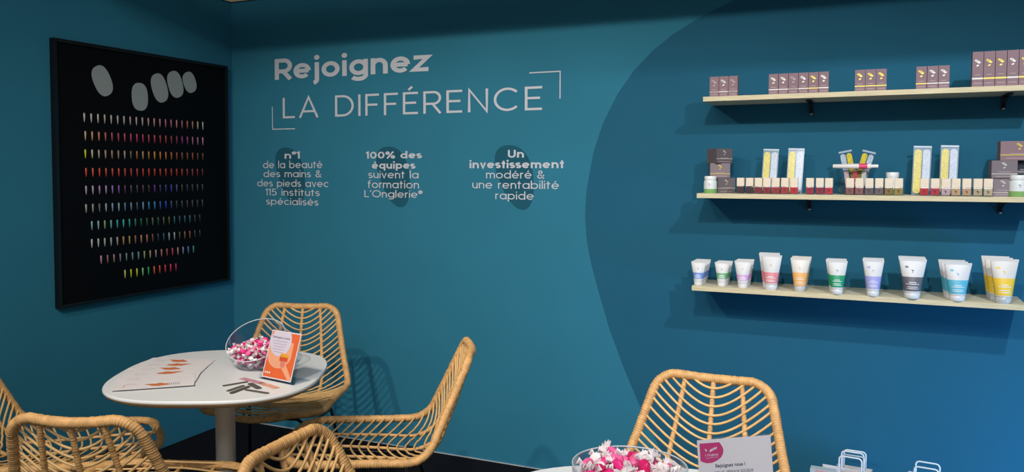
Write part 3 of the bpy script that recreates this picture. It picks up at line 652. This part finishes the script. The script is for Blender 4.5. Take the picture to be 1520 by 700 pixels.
def seat_mesh_parts():
    P = []
    P.append(('rim', MB().tube(RP, wrapped(960, .0143), 10, True, lean=.004, up=(0, 1, .3)).mesh('rim', M_RIM), None))
    for fx in (0, -.52, .52):
        n = 300; pts = []
        for k in range(n):
            s = .004+(LEN-.008)*k/(n-1); x = fx*(WT+(min(1, s/SJ))*(WJ-WT))*(1-.12*max(0, (s-SJ)/(LEN-SJ)))
            pts.append(surf(x, s, .0015 if 1 else 0))
        rs = wrapped(n, 1); rs = [a*(.0080 if LEN*k/n < SJ+.02 else .0056) for k, a in enumerate(rs)]
        P.append(('rib', MB().tube(pts, rs, 7, up=(1, 0, 0)).mesh('rib', M_RIM), None))
    rows = 32; step = (LEN-.03)/rows; rn = random.Random(5)
    for k in range(rows+3):
        sc = .030+(.0265*k if k < 15 else .0265*15+.033*(k-15))
        if sc > LEN+.06: break
        D = .108 if sc < SJ+.05 else max(.055, .108-.07*(sc-SJ-.05)/(LEN-SJ))
        jit = rn.uniform(-.003, .003); pts = []
        m = 26
        for i in range(-m, m+1):
            u = i/m; s = sc+jit-D*(math.sqrt(u*u+.12)-math.sqrt(.12))/(math.sqrt(1.12)-math.sqrt(.12))
            if s < 0.0 or s > LEN: continue
            w_ = width(s); wref = WT+(min(1, max(0, s)/SJ))*(WJ-WT); x = u*wref
            if abs(x) > w_: continue
            pts.append(surf(x, s, .0075))
        if len(pts) < 5: continue
        P.append(('cane_rod', MB().tube(pts, .0041 if k < 14 else .0036, 6, up=(0, 0, 1)).mesh('cane_rod', M_ROD), None))
    # metal legs and frame bars below
    zb = .405
    for sx in (-1, 1):
        for sy, yt, yb in ((1, .17, .24), (-1, -.13, -.25)):
            P.append(('leg', MB().tube([(sx*.12, yt*.8, zb-.002), (sx*.19, yt, zb-.03), (sx*.235, yb, .004)], .0075, 8).mesh('leg', M_LEG), None))
        P.append(('side_bar', MB().tube([(sx*.19, .17, zb-.03), (sx*.17, .0, zb-.035), (sx*.19, -.13, zb-.03)], .006, 8).mesh('side_bar', M_LEG), None))
    P.append(('cross_bar', MB().tube([(-.12, .136, zb-.002), (0, .14, zb+.0), (.12, .136, zb-.002)], .006, 8).mesh('cross_bar', M_LEG), None))
    P.append(('cross_bar', MB().tube([(-.12, -.104, zb-.002), (0, -.104, zb), (.12, -.104, zb-.002)], .006, 8).mesh('cross_bar', M_LEG), None))
    return P
CP = seat_mesh_parts()
def make_chair(x, y, deg, label):
    th = thing('rattan_chair', label, 'chair', (x, y, 0), math.radians(deg-90), 'rattan chairs')
    for n, me_, _ in CP: link(n, me_, th)
    return th
CH = [(-2.312, 2.903, -70.3, 'rattan chair behind the white table facing the room, near the wall corner'),
      (-1.593, 2.551, 208.0, 'rattan chair seen side-on right of the white table, back to the shelves'),
      (-1.947, 1.773, 110.4, 'rattan chair in the left foreground seen from behind, back at bottom left'),
      (-.897, 1.562, 3.0, 'rattan chair in the foreground with tilted back corner left of the candy bowl'),
      (-2.583, 2.015, 38.0, 'rattan chair at the left edge of the photo, mostly cut off'),
      (-.440, 2.301, -92.0, 'rattan chair with slatted back behind the pink-logo sign')]
for x, y, d, l in CH: make_chair(x, y, d, l)

# ------------------------------------------------------------------ tables
def superel(a, b, n, rot, N=64):
    out = []
    for i in range(N):
        t = 2*PI*i/N; u, v = math.cos(t), math.sin(t); u = math.copysign(abs(u)**(2/n), u)*a; v = math.copysign(abs(v)**(2/n), v)*b
        out.append((u*math.cos(rot)-v*math.sin(rot), u*math.sin(rot)+v*math.cos(rot)))
    return out
def table(label, x, y, rot, legoff=(0, 0)):
    th = thing('pedestal_table', label, 'table', (x, y, 0), 0, 'white pedestal tables')
    mb = MB(); n = 64
    rings = [(.93, .712), (.985, .722), (1, .731), (1, .737), (.994, .740)]
    vs = []
    for k, z in rings: vs += [(px*k, py*k, z) for px, py in superel(.355, .374, 2.75, rot)]
    mb.add(vs, [(j*n+i, j*n+(i+1) % n, (j+1)*n+(i+1) % n, (j+1)*n+i) for j in range(len(rings)-1) for i in range(n)], 0, True)
    mb.add(vs[:n], [tuple(reversed(range(n)))]); mb.add(vs[-n:], [tuple(range(n))])
    mb.m[:128] = [1]*128
    mb.obj('tabletop', (M_TOPW, mat('plywood_underside', 'b89c78', .6)), th)
    MB().lathe([(.034, .02), (.034, .700), (.06, .706), (.12, .7115)], 28, legoff).obj('pedestal', mat('pedestal_paint', 'e2d8c8', .4), th)
    MB().lathe([(.21, 0), (.215, .004), (.21, .009), (.05, .016), (.036, .026)], 40, legoff).obj('foot_plate', M_WHITE, th)
T1 = (-2.037, 2.238); T2 = (-.36, 1.60)
table('white rounded-square pedestal table in the left corner with leaflets', *T1, math.radians(26), (.012, .002))
table('white pedestal table in the foreground under the large candy bowl and sign', *T2, math.radians(20))

# ------------------------------------------------------------------ candy bowls
def candy_meshes():
    out = []
    for kind in range(3):
        rn = random.Random(20+kind); mb = MB()
        # crumpled oblong body
        n = 9; prof_ = [(.0004, -.0125), (.006, -.0112), (.0090, -.006), (.0098, 0), (.0090, .006), (.006, .0112), (.0004, .0125)]
        b = MB().lathe(prof_, n, sy=.8); b.v = [(x*rn.uniform(.8, 1.16), y*rn.uniform(.8, 1.16), z*rn.uniform(.95, 1.05)) for x, y, z in b.v]
        b.sm = [False]*len(b.sm); b.xf(Matrix.Rotation(PI/2, 4, 'Y'))
        fans = []
        for sgn in (-1, 1):
            f = MB(); k = 11; inner = []; outer = []
            for i in range(k):
                a = (i/(k-1)-.5)*2.7; zz = .0048*(-1)**i*rn.uniform(.5, 1.5); R_ = rn.uniform(.85, 1.1)
                inner.append((sgn*.0112, .0024*math.sin(a), .0008*(-1)**i)); outer.append((sgn*(.0112+.0130*math.cos(a*.8)*R_), .0128*math.sin(a)*R_, zz))
            f.add(inner+outer, [(i, i+1, k+i+1, k+i) for i in range(k-1)], 0, False); fans.append(f)
        out.append((b, fans))
    return out
M_CPINK = [mat('candy_pink', 'f0308c', .35), mat('candy_hotpink', 'd81e6a', .35), mat('candy_light', 'f46aa8', .35)]
M_CWH = mat('candy_wrap', 'f6f0f3', .45)
CM = []
for b, fans in candy_meshes():
    CM.append((b.mesh('candy_body', M_CPINK[0]), [f.mesh('wrapper_twist', M_CWH) for f in fans]))
CM1 = []    # the same sweets as single meshes for the far bowl
for b, fans in candy_meshes():
    q = MB(); q.add(b.v, b.f, 0, True)
    for f in fans: q.add(f.v, f.f, 1)
    CM1.append(q.mesh('wrapped_candy', [M_CPINK[0], M_CWH]))
def bowl_mesh(r, cz, cut, tilt, thick=.0025, n=56, m=22):
    """sphere-section bowl: flat base at z=0, sphere centre (0,0,cz), upper edge cut by a plane; tilt=(dx,dy) slope of the cut"""
    mb = MB(); vs = []
    thb = math.acos(min(1, cz/r))                 # polar angle (from straight down) of the flat base
    for surf_ in (0, 1):
        R_ = r-thick*surf_
        for j in range(m+1):
            for i in range(n):
                a = 2*PI*i/n; ca, sa = math.cos(a), math.sin(a)
                lo, hi = thb, PI*.97            # find the cut angle on this meridian
                for _ in range(24):
                    mid = (lo+hi)/2; x = r*math.sin(mid); z = cz-r*math.cos(mid)
                    if z < cut+tilt[0]*x*ca+tilt[1]*x*sa: lo = mid
                    else: hi = mid
                ang = thb+(lo-thb)*j/m; vs.append((R_*math.sin(ang)*ca, R_*math.sin(ang)*sa, max(cz-R_*math.cos(ang), .0 if surf_ == 0 else thick)))
    K = (m+1)*n
    fs = [(s*K+j*n+i, s*K+j*n+(i+1) % n, s*K+(j+1)*n+(i+1) % n, s*K+(j+1)*n+i) for s in (0, 1) for j in range(m) for i in range(n)]
    mb.add(vs, fs, 0, True)
    rim = MB(); rim.tube([vs[m*n+i] for i in range(n)], .0018, 6, True)
    base = MB(); rb = r*math.sin(thb); base.lathe([(0, 0), (rb, 0), (rb, .003), (0, .003)], 32)
    return mb, rim, base
def fill(center, r, cz, level, bumpf, n, mind, rn, tries=9000, size=1.0):
    pts = []
    for _ in range(tries):
        x, y = rn.uniform(-r, r), rn.uniform(-r, r); z = rn.uniform(.012, level+.05)
        d = math.sqrt(x*x+y*y+(z-cz)**2)
        if d > r-.016*size or z > bumpf(x, y): continue
        # prefer the visible shell: drop what is deep inside
        if d < r-.05 and z < bumpf(x, y)-.05: continue
        if any((x-a)**2+(y-b)**2+(z-c)**2 < mind*mind for a, b, c in pts): continue
        pts.append((x, y, z))
        if len(pts) >= n: break
    return pts
def candies(c, pts, rn, meshes, size, labp, labw, grp, split):
    for x, y, z in pts:
        k = rn.randrange(3); white = rn.random() < (.25 if split else .12); pm = M_CWH if white else M_CPINK[rn.randrange(3)]
        rot = (rn.uniform(-.7, .7), rn.uniform(-.7, .7), rn.uniform(0, 2*PI))
        lab = labw if white else labp; loc = (c[0]+x, c[1]+y, c[2]+z)
        g = grp+(' in white wrappers' if white else ' in pink and white wrappers')
        if split:
            th = thing('wrapped_candy', lab, 'candy', loc, 0, g)
            b = link('candy_body', meshes[k][0], th); fs = [link('wrapper_twist', f, th) for f in meshes[k][1]]
        else:
            th = tag(link('wrapped_candy', meshes[k], None, loc), lab, 'candy', g); b = th
        b.material_slots[0].link = 'OBJECT'; b.material_slots[0].material = pm
        th.rotation_euler = rot; th.scale = (size,)*3
rn = random.Random(11)
B1 = (-1.975, 2.350, .7405)
th = thing('candy_bowl', 'clear bowl with slanted opening half full of pink candies on left table', 'bowl', B1)
bo, ri, ba = bowl_mesh(.108, .092, .106, (-.115, .66))
bo.obj('bowl_shell', M_BOWL, th); ri.obj('bowl_rim', M_EDGE, th); ba.obj('bowl_base', M_BOWL, th)
f1 = lambda x, y: .080+.008*math.cos(x*18)*math.cos(y*18)+.03*x+.06*y
candies(B1, fill(B1, .105, .092, .10, f1, 150, .0175, rn), rn, CM1, .92, 'pink bodied twist-wrapped candy in the slanted bowl on the left table', 'all white twist-wrapped candy in the slanted bowl on the left table', 'candies in the slanted bowl', False)
B2 = (-.437, 1.668, .7405)
th = thing('candy_bowl', 'large clear round bowl heaped with pink candies at the bottom of the photo', 'bowl', B2)
bo, ri, ba = bowl_mesh(.117, .085, .100, (0, 0))
bo.obj('bowl_shell', M_BOWL, th); ri.obj('bowl_rim', M_EDGE, th); ba.obj('bowl_base', M_BOWL, th)
f2 = lambda x, y: .108-1.6*(x*x+y*y)
candies(B2, fill(B2, .115, .085, .11, f2, 125, .0225, rn), rn, CM, 1.25, 'pink bodied twist-wrapped candy in the large round bowl', 'all white twist-wrapped candy in the large round bowl', 'candies in the round bowl', True)

# ------------------------------------------------------------------ acrylic sign holders
def frame_of(p0, p1, up):       # origin bottom-left, unit x towards bottom-right, unit y up the sheet, z out of the face
    p0, p1, up = Vector(p0), Vector(p1), Vector(up); X = (p1-p0).normalized(); Y = (up-X*up.dot(X)).normalized(); N = X.cross(Y)
    return lambda a, b, d: tuple(p0+X*a+Y*b+N*d)
# small orange sign on the left table
W1 = .168; s0 = (-1.862, 2.225, .7415); s1 = (-1.697, 2.198, .7415)
F = frame_of(s0, s1, (.01, .06, .18)); th = thing('sign_holder', 'small clear stand with orange flyer leaning on the left table', 'sign')
ac = MB(); ac.prism([(0, 0), (W1, 0), (W1, .19), (0, .19)], .0008, .0026, frame=F); ac.prism([(0, 0), (W1, 0), (W1, .19), (0, .19)], -.0040, -.0022, frame=F)
ft = Vector(F(0, .001, -.004)); ft2 = Vector(F(W1, .001, -.004))
ac.add([ft, ft2, ft2+Vector((.012, .075, 0)), ft+Vector((.012, .075, 0)), ft+Vector((0, 0, .002)), ft2+Vector((0, 0, .002)), ft2+Vector((.012, .075, .002)), ft+Vector((.012, .075, .002))], [(0, 3, 2, 1), (4, 5, 6, 7), (0, 1, 5, 4), (1, 2, 6, 5), (2, 3, 7, 6), (3, 0, 4, 7)])
ac.obj('clear_stand', M_ACR, th)
a0, a1, b0, b1 = .010, .151, .007, .168
MB().prism([(a0, b0), (a1, b0), (a1, b1), (a0, b1)], -.0016, -.0006, frame=F).obj('paper_sheet', mat('flyer_paper', 'e4dce0', .6), th)
O = MB(); O.flat([(a0+.004, b0+.004), (a1-.004, b0+.004), (a1-.004, b1-.004), (a0+.004, b1-.004)], F, -.0004); O.obj('orange_print', mat('flyer_orange', 'e8682e', .6), th)
w0, w1 = a1-a0, b1-b0
def clipc(cx, cy, r, x0, y0, x1, y1, n=48): return [(min(max(cx+r*math.cos(2*PI*i/n), x0), x1), min(max(cy+r*math.sin(2*PI*i/n), y0), y1)) for i in range(n)]
lo = (a0+.004, b0+.004, a1-.004, b1-.004)
PE = MB(); PE.flat(clipc(a0+.060, b0+.098, .062, lo[0], lo[1], lo[2]-.020, lo[3]-.03), F, -.0002); PE.flat([(a0+.075, b0+.045), (a0+.095, b0+.060), (lo[2], b0+.012), (lo[2], lo[1]), (lo[2]-.012, lo[1])], F, -.0001); PE.obj('peach_print', mat('flyer_peach', 'f0a880', .6), th)
LI = MB(); LI.flat(clipc(a0+.054, b0+.126, .050, lo[0], lo[1], lo[2]-.018, lo[3]), F, .0000); LI.obj('pale_circle', mat('flyer_pale', 'dccfdc', .6), th)
HB = MB(); HB.flat(rrect(a0+.066, b0+.062, a0+.104, b0+.082, .003), F, .0001); HB.obj('gift_print', mat('flyer_red', 'd8501c', .6), th)
HB = MB(); HB.flat([(a0+.068, b0+.076), (a0+.104, b0+.076), (a0+.104, b0+.084), (a0+.068, b0+.090)], F, .0002); HB.obj('ribbon_print', mat('flyer_yellow', 'e8a428', .6), th)
HD = MB(); HD.flat([(a0+.074, b0+.062), (a0+.094, b0+.064), (a0+.098, b0+.052), (a0+.090, b0+.040), (a0+.080, b0+.042), (a0+.074, b0+.052)], F, .0002); HD.obj('hand_print', mat('flyer_hand', 'e0806c', .6), th)
TX = MB(); text(TX, 'Participez à notre', F, a0+.012, a0+.094, b1-.026, .0068, .12, .1, 0, .0003)
text(TX, 'CONCOURS', F, a0+.020, a0+.086, b1-.038, .0068, .06, .12, 0, .0003) if 0 else None
TX.obj('lettering_line', mat('flyer_ink', '3c3a58', .6), th)['kind'] = 'stuff'
TX = MB()
for k, (u0, u1) in enumerate(((.016, .086), (.018, .084), (.022, .080), (.018, .078), (.028, .070))): TX.flat([(a0+u0, b1-.036-.009*k), (a0+u1, b1-.036-.009*k), (a0+u1, b1-.0345-.009*k), (a0+u0, b1-.0345-.009*k)], F, .0003)
TX.obj('small_print', mat('flyer_smallprint', '9c96b0', .6), th)
SD3 = MB()
for k in range(3): SD3.flat([(a0+.014+.010*k+.0038*math.cos(2*PI*i/14), b0+.018+.0038*math.sin(2*PI*i/14)) for i in range(14)], F, .0003)
SD3.obj('round_icon', mat('flyer_icon', 'ecdccc', .6), th)
# sign with a pink logo on the foreground table
tl = Vector((-.2815, 1.545, 0)); tr = Vector((-.159, 1.641, 0)); W2 = (tr-tl).length; X2 = (tr-tl).normalized(); bk = Vector((-X2.y, X2.x, 0))
lean2 = .035; s0 = tl-bk*lean2; s1 = tr-bk*lean2; s0.z = s1.z = .7415
F = frame_of(s0, s1, bk*lean2+Vector((0, 0, .21))); h2 = .212
th = thing('sign_holder', 'clear stand with white sheet and pink logo, in front of the right chair', 'sign')
ac = MB(); ac.prism([(0, 0), (W2, 0), (W2, h2), (0, h2)], .0008, .0028, frame=F); ac.prism([(0, 0), (W2, 0), (W2, h2), (0, h2)], -.0042, -.0024, frame=F)
ft = Vector(F(0, .001, -.0042)); ft2 = Vector(F(W2, .001, -.0042)); dv = bk*.08
ac.add([ft, ft2, ft2+dv, ft+dv]+[p+Vector((0, 0, .002)) for p in (ft, ft2, ft2+dv, ft+dv)], [(0, 3, 2, 1), (4, 5, 6, 7), (0, 1, 5, 4), (1, 2, 6, 5), (2, 3, 7, 6), (3, 0, 4, 7)])
ac.obj('clear_stand', M_ACR, th)
MB().prism([(.003, .003), (W2-.003, .003), (W2-.003, h2-.002), (.003, h2-.002)], -.0018, -.0006, frame=F).obj('paper_sheet', mat('sign_paper', 'f0eaec', .6), th)
# pink quarter shape
cx0, cy1 = .007, h2-.008
pk = [(cx0, cy1), (cx0+.042, cy1)]+[(cx0+.001+.046*math.sin(math.radians(a)), cy1-.019+.022*math.cos(math.radians(a))) for a in ()]
pk = [(cx0, cy1), (cx0+.040, cy1), (cx0+.045, cy1-.007), (cx0+.0475, cy1-.014), (cx0+.046, cy1-.021), (cx0+.042, cy1-.027), (cx0+.034, cy1-.032), (cx0+.024, cy1-.0355), (cx0+.013, cy1-.036), (cx0+.006, cy1-.034), (cx0, cy1-.031)]
P_ = MB(); P_.flat(pk, F, -.0004); P_.obj('logo_field', mat('logo_pink', 'd0367c', .6), th)
LG = MB()
for dx, dz, L, a in ((.012, -.0125, .0028, 118), (.021, -.0140, .0030, 70), (.0245, -.0125, .0030, 70), (.0285, -.0110, .0030, 72), (.0325, -.0100, .0026, 68)):
    an = math.radians(a); LG.flat([(cx0+dx+L*math.cos(t)*math.cos(an)-.0014*math.sin(t)*math.sin(an), cy1+dz+L*math.cos(t)*math.sin(an)+.0014*math.sin(t)*math.cos(an)) for t in [2*PI*i/14 for i in range(14)]], F, -.0002)
text(LG, "L'Onglerie", F, cx0+.010, cx0+.036, cy1-.0235, .0042, .10, .1, 0, -.0002)
LG.flat([(cx0+.011, cy1-.0272), (cx0+.036, cy1-.0262), (cx0+.036, cy1-.0257), (cx0+.011, cy1-.0267)], F, -.0002)
LG.obj('logo_print', mat('logo_white', 'f0e8ec', .6), th)
TX = MB(); text(TX, 'Rejoignez nous !', F, .036, .096, h2-.053, .0062, .13, .1, 0, -.0002); text(TX, 'SUR LES', F, .034, .054, h2-.065, .0055, .09, .1, 0, -.0002); text(TX, 'RÉSEAUX SOCIAUX', F, .058, .112, h2-.065, .0055, .09, .1, 0, -.0002)
TX.obj('lettering_line', mat('sign_ink', '3f4466', .6), th)['kind'] = 'stuff'

# ------------------------------------------------------------------ leaflets, nail files and pink strip on the left table
M_LF = mat('leaflet_paper', 'e8e2e6', .55, noise=.04, nscale=12); M_HAND = mat('leaflet_hand', 'd07848', .6, noise=.15, nscale=90); M_LINE = mat('leaflet_line', '9a949c', .6)
def leaflet(k, pos, ang, label, w_=.235, d_=.20):
    th = thing('leaflet', label, 'leaflet', (pos[0], pos[1], .7403+.0013*k), ang, 'fanned leaflets on the left table')
    n = 12; mb = MB(); vs = []
    for j, zz in enumerate((0, .0008)):
        for i in range(n+1):
            x = -w_/2+w_*i/n; b = .003*max(0, math.sin(PI*i/n))*0+.0008*(i/n)**3
            vs += [(x, -d_/2, zz+b), (x, d_/2, zz+b)]
    m = 2*(n+1); fs = []
    for i in range(n):
        a = 2*i; fs += [(a, a+1, a+3, a+2), (m+a, m+a+2, m+a+3, m+a+1), (a, a+2, m+a+2, m+a), (a+1, m+a+1, m+a+3, a+3)]
    fs += [(0, m, m+1, 1), (2*n, 2*n+1, m+2*n+1, m+2*n)]
    mb.add(vs, fs); mb.obj('paper', M_LF, th)
    fr = lambda a, b, d: (a, b, d+.0008*((a+w_/2)/w_)**3+.0009)
    h = MB()
    pl = [(-.03, -.02), (.0, -.03), (.022, -.024), (.034, -.008), (.05, .004), (.03, .006), (.012, .004), (-.004, .012), (-.016, .0), (-.028, -.006)]
    hy = -d_*.22 if k == 4 else d_/2-.030
    h.flat([(x*(1.1 if k % 2 else -1.0)+.004*k, y+hy) for x, y in (pl if k % 2 else pl[::-1])], fr, .0001); h.obj('hand_print', M_HAND, th)
    g = MB()
    for i in range(7): g.flat([(.04+.006*i, -d_*.36), (.0425+.006*i, -d_*.36), (.0425+.006*i, -d_*.20), (.04+.006*i, -d_*.20)], fr, .0001)
    for i in range(3): g.flat([(-.095, d_*.30-.012*i), (-.05, d_*.30-.012*i), (-.05, d_*.30-.0105*i-.002), (-.095, d_*.30-.0105*i-.002)], fr, .0001)
    g.obj('fine_print', M_LINE, th)
    r = MB(); ribbon(r, arc(-.072, -d_*.22, .020, .014, 20, 200, 12)+[(-.094, -d_*.36)], .0022, fr, z=.0001); r.obj('drawn_line', M_HAND, th)
ll = ['bottom leaflet, farthest back and half covered, with one orange hand', 'second leaflet from the back of the fan', 'third leaflet from the back, middle of the fan', 'fourth leaflet from the back of the fan', 'topmost front leaflet showing orange hand and face line']
for k in range(5):
    t = k/4; an = math.radians(18+24*t); bx, by = -2.373+.208*t, 2.133-.255*t
    leaflet(k, (bx+.125*math.cos(an)-.09*math.sin(an), by+.125*math.sin(an)+.09*math.cos(an)), an, ll[k], .25, .18)
M_FILE = mat('file_dark', '56534f', .6, noise=.2, nscale=200)
fd = [((220, 578), (385, 550), 'dark nail file lying farthest left of the five'), ((250, 612), (360, 574), 'second dark nail file of the overlapping pair'), ((270, 628), (395, 582), 'front dark nail file of the overlapping pair'), ((396, 560), (462, 596), 'short wide dark file nearest the pink strip'), ((368, 602), (520, 626), 'dark nail file pointing right, nearest the sign')]
for i, (a, b, l) in enumerate(fd):
    A = on_level(280+a[0]/4.375, 440+a[1]/4.375, .742); B = on_level(280+b[0]/4.375, 440+b[1]/4.375, .742)
    L = math.dist(A, B); q = .010 if i == 3 else .0068
    mb = MB().prism(rrect(-L/2, -q, L/2, q, q*.95, 5), 0, .0018)
    tag(mb.obj('nail_file', M_FILE, None, ((A[0]+B[0])/2, (A[1]+B[1])/2, .7405+(.002*(i % 3 == 2) if i < 3 else 0)), math.atan2(B[1]-A[1], B[0]-A[0])), l, 'nail file', 'dark nail files on the left table')
for i, (a, b, c, l) in enumerate((((345, 527), (480, 560), 'c08a9c', 'pinkish purple printed strip on the table in front of the sign'), ((470, 558), (575, 592), 'd9a48c', 'peach printed strip on the table beside the sign foot'))):
    A = on_level(280+a[0]/4.375, 440+a[1]/4.375, .742); B = on_level(280+b[0]/4.375, 440+b[1]/4.375, .742); L = math.dist(A, B)
    mb = MB().prism(rrect(-L/2, -.012, L/2, .012, .003), 0, .0007)
    tag(mb.obj('printed_strip', mat('strip_p'+c, c, .5, noise=.3, nscale=60), None, ((A[0]+B[0])/2, (A[1]+B[1])/2, .7405), math.atan2(B[1]-A[1], B[0]-A[0])), l, 'flyer', 'printed strips on the left table')

# ------------------------------------------------------------------ paper bags on the floor by the wall
M_BAG = mat('bag_paper', 'd2d0d4', .7, noise=.03, nscale=20); M_CORD = mat('bag_handle', 'dfe6ee', .6)
def bag(label, x, y, w_, d_, h_, rz, hy=.068, body=None):
    th = thing('paper_bag', label, 'bag', (x, y, 0), rz, 'white paper bags on the floor by the back wall')
    mb = MB(); t = .0012
    mb.add([(-w_/2, -d_/2, 0), (w_/2, -d_/2, 0), (w_/2, d_/2, 0), (-w_/2, d_/2, 0), (-w_/2, -d_/2, h_), (w_/2, -d_/2, h_), (w_/2, d_/2, h_), (-w_/2, d_/2, h_),
            (-w_/2+t, -d_/2+t, t), (w_/2-t, -d_/2+t, t), (w_/2-t, d_/2-t, t), (-w_/2+t, d_/2-t, t), (-w_/2+t, -d_/2+t, h_), (w_/2-t, -d_/2+t, h_), (w_/2-t, d_/2-t, h_), (-w_/2+t, d_/2-t, h_)],
           [(3, 2, 1, 0), (0, 1, 5, 4), (1, 2, 6, 5), (2, 3, 7, 6), (3, 0, 4, 7), (8, 9, 10, 11), (9, 8, 12, 13), (10, 9, 13, 14), (11, 10, 14, 15), (8, 11, 15, 12), (4, 5, 13, 12), (5, 6, 14, 13), (6, 7, 15, 14), (7, 4, 12, 15)])
    mb.obj('bag_body', body or M_BAG, th)
    for sy in (-1, 1):
        yy = sy*(d_/2-.003); q = .040
        pts = [(-q, yy, h_-.04)]+[(-q, yy, h_-.04+(hy+.026)*k/4) for k in (1, 2, 3)]+[(-q+.012+(-math.cos(a))*.012, yy, h_+hy-.014+.014*math.sin(a)) for a in (0, .5, 1, 1.57)]
        pts += [(-x_, y_, z_) for x_, y_, z_ in reversed(pts)]
        MB().tube(pts, .0032, 8).obj('handle', M_CORD, th)
b1 = on_wall(1262, 697, .22)
bag('white paper bag with twisted handles, tallest at the bottom right', b1[0]+.004, WY-.22, .13, .075, b1[2]-.006, -.10, on_wall(1262, 672, .22)[2]-b1[2])
bag('second white paper bag tucked behind the tallest one', b1[0]+.012, WY-.13, .13, .07, b1[2]-.024, -.08, .064)
b3 = on_wall(1376, 703, .22)
bag('white paper bag standing alone further right, handles just visible', b3[0], WY-.22, .13, .075, b3[2]-.012, -.12, on_wall(1376, 689.5, .22)[2]-b3[2]+.010)
b2 = on_wall(1222, 692.5, .28)
th = thing('gift_box', 'small pale box with pink front beside the tallest paper bag', 'box', (b2[0], WY-.30, 0), -.03)
bw = on_wall(1240, 693, .28)[0]-on_wall(1203, 693, .28)[0]
MB().bbox(-bw/2, -.02, 0, bw/2, .02, b2[2], .0008).obj('box_body', mat('pale_blue_card', 'b4c4cc', .6), th)
MB().box(-bw/2+.020, -.0208, .02, bw/2, -.0199, b2[2]-.002).obj('pink_panel', mat('pink_card', 'cf9ca8', .6), th)
c3 = on_wall(1232, 689, .26)
tag(MB().bbox(-.032, -.002, 0, .032, .002, c3[2], .0006).obj('card_sheet', M_BAG, None, (c3[0]+.006, WY-.268, 0), -.12), 'white card standing between the pink box and the paper bag', 'card')
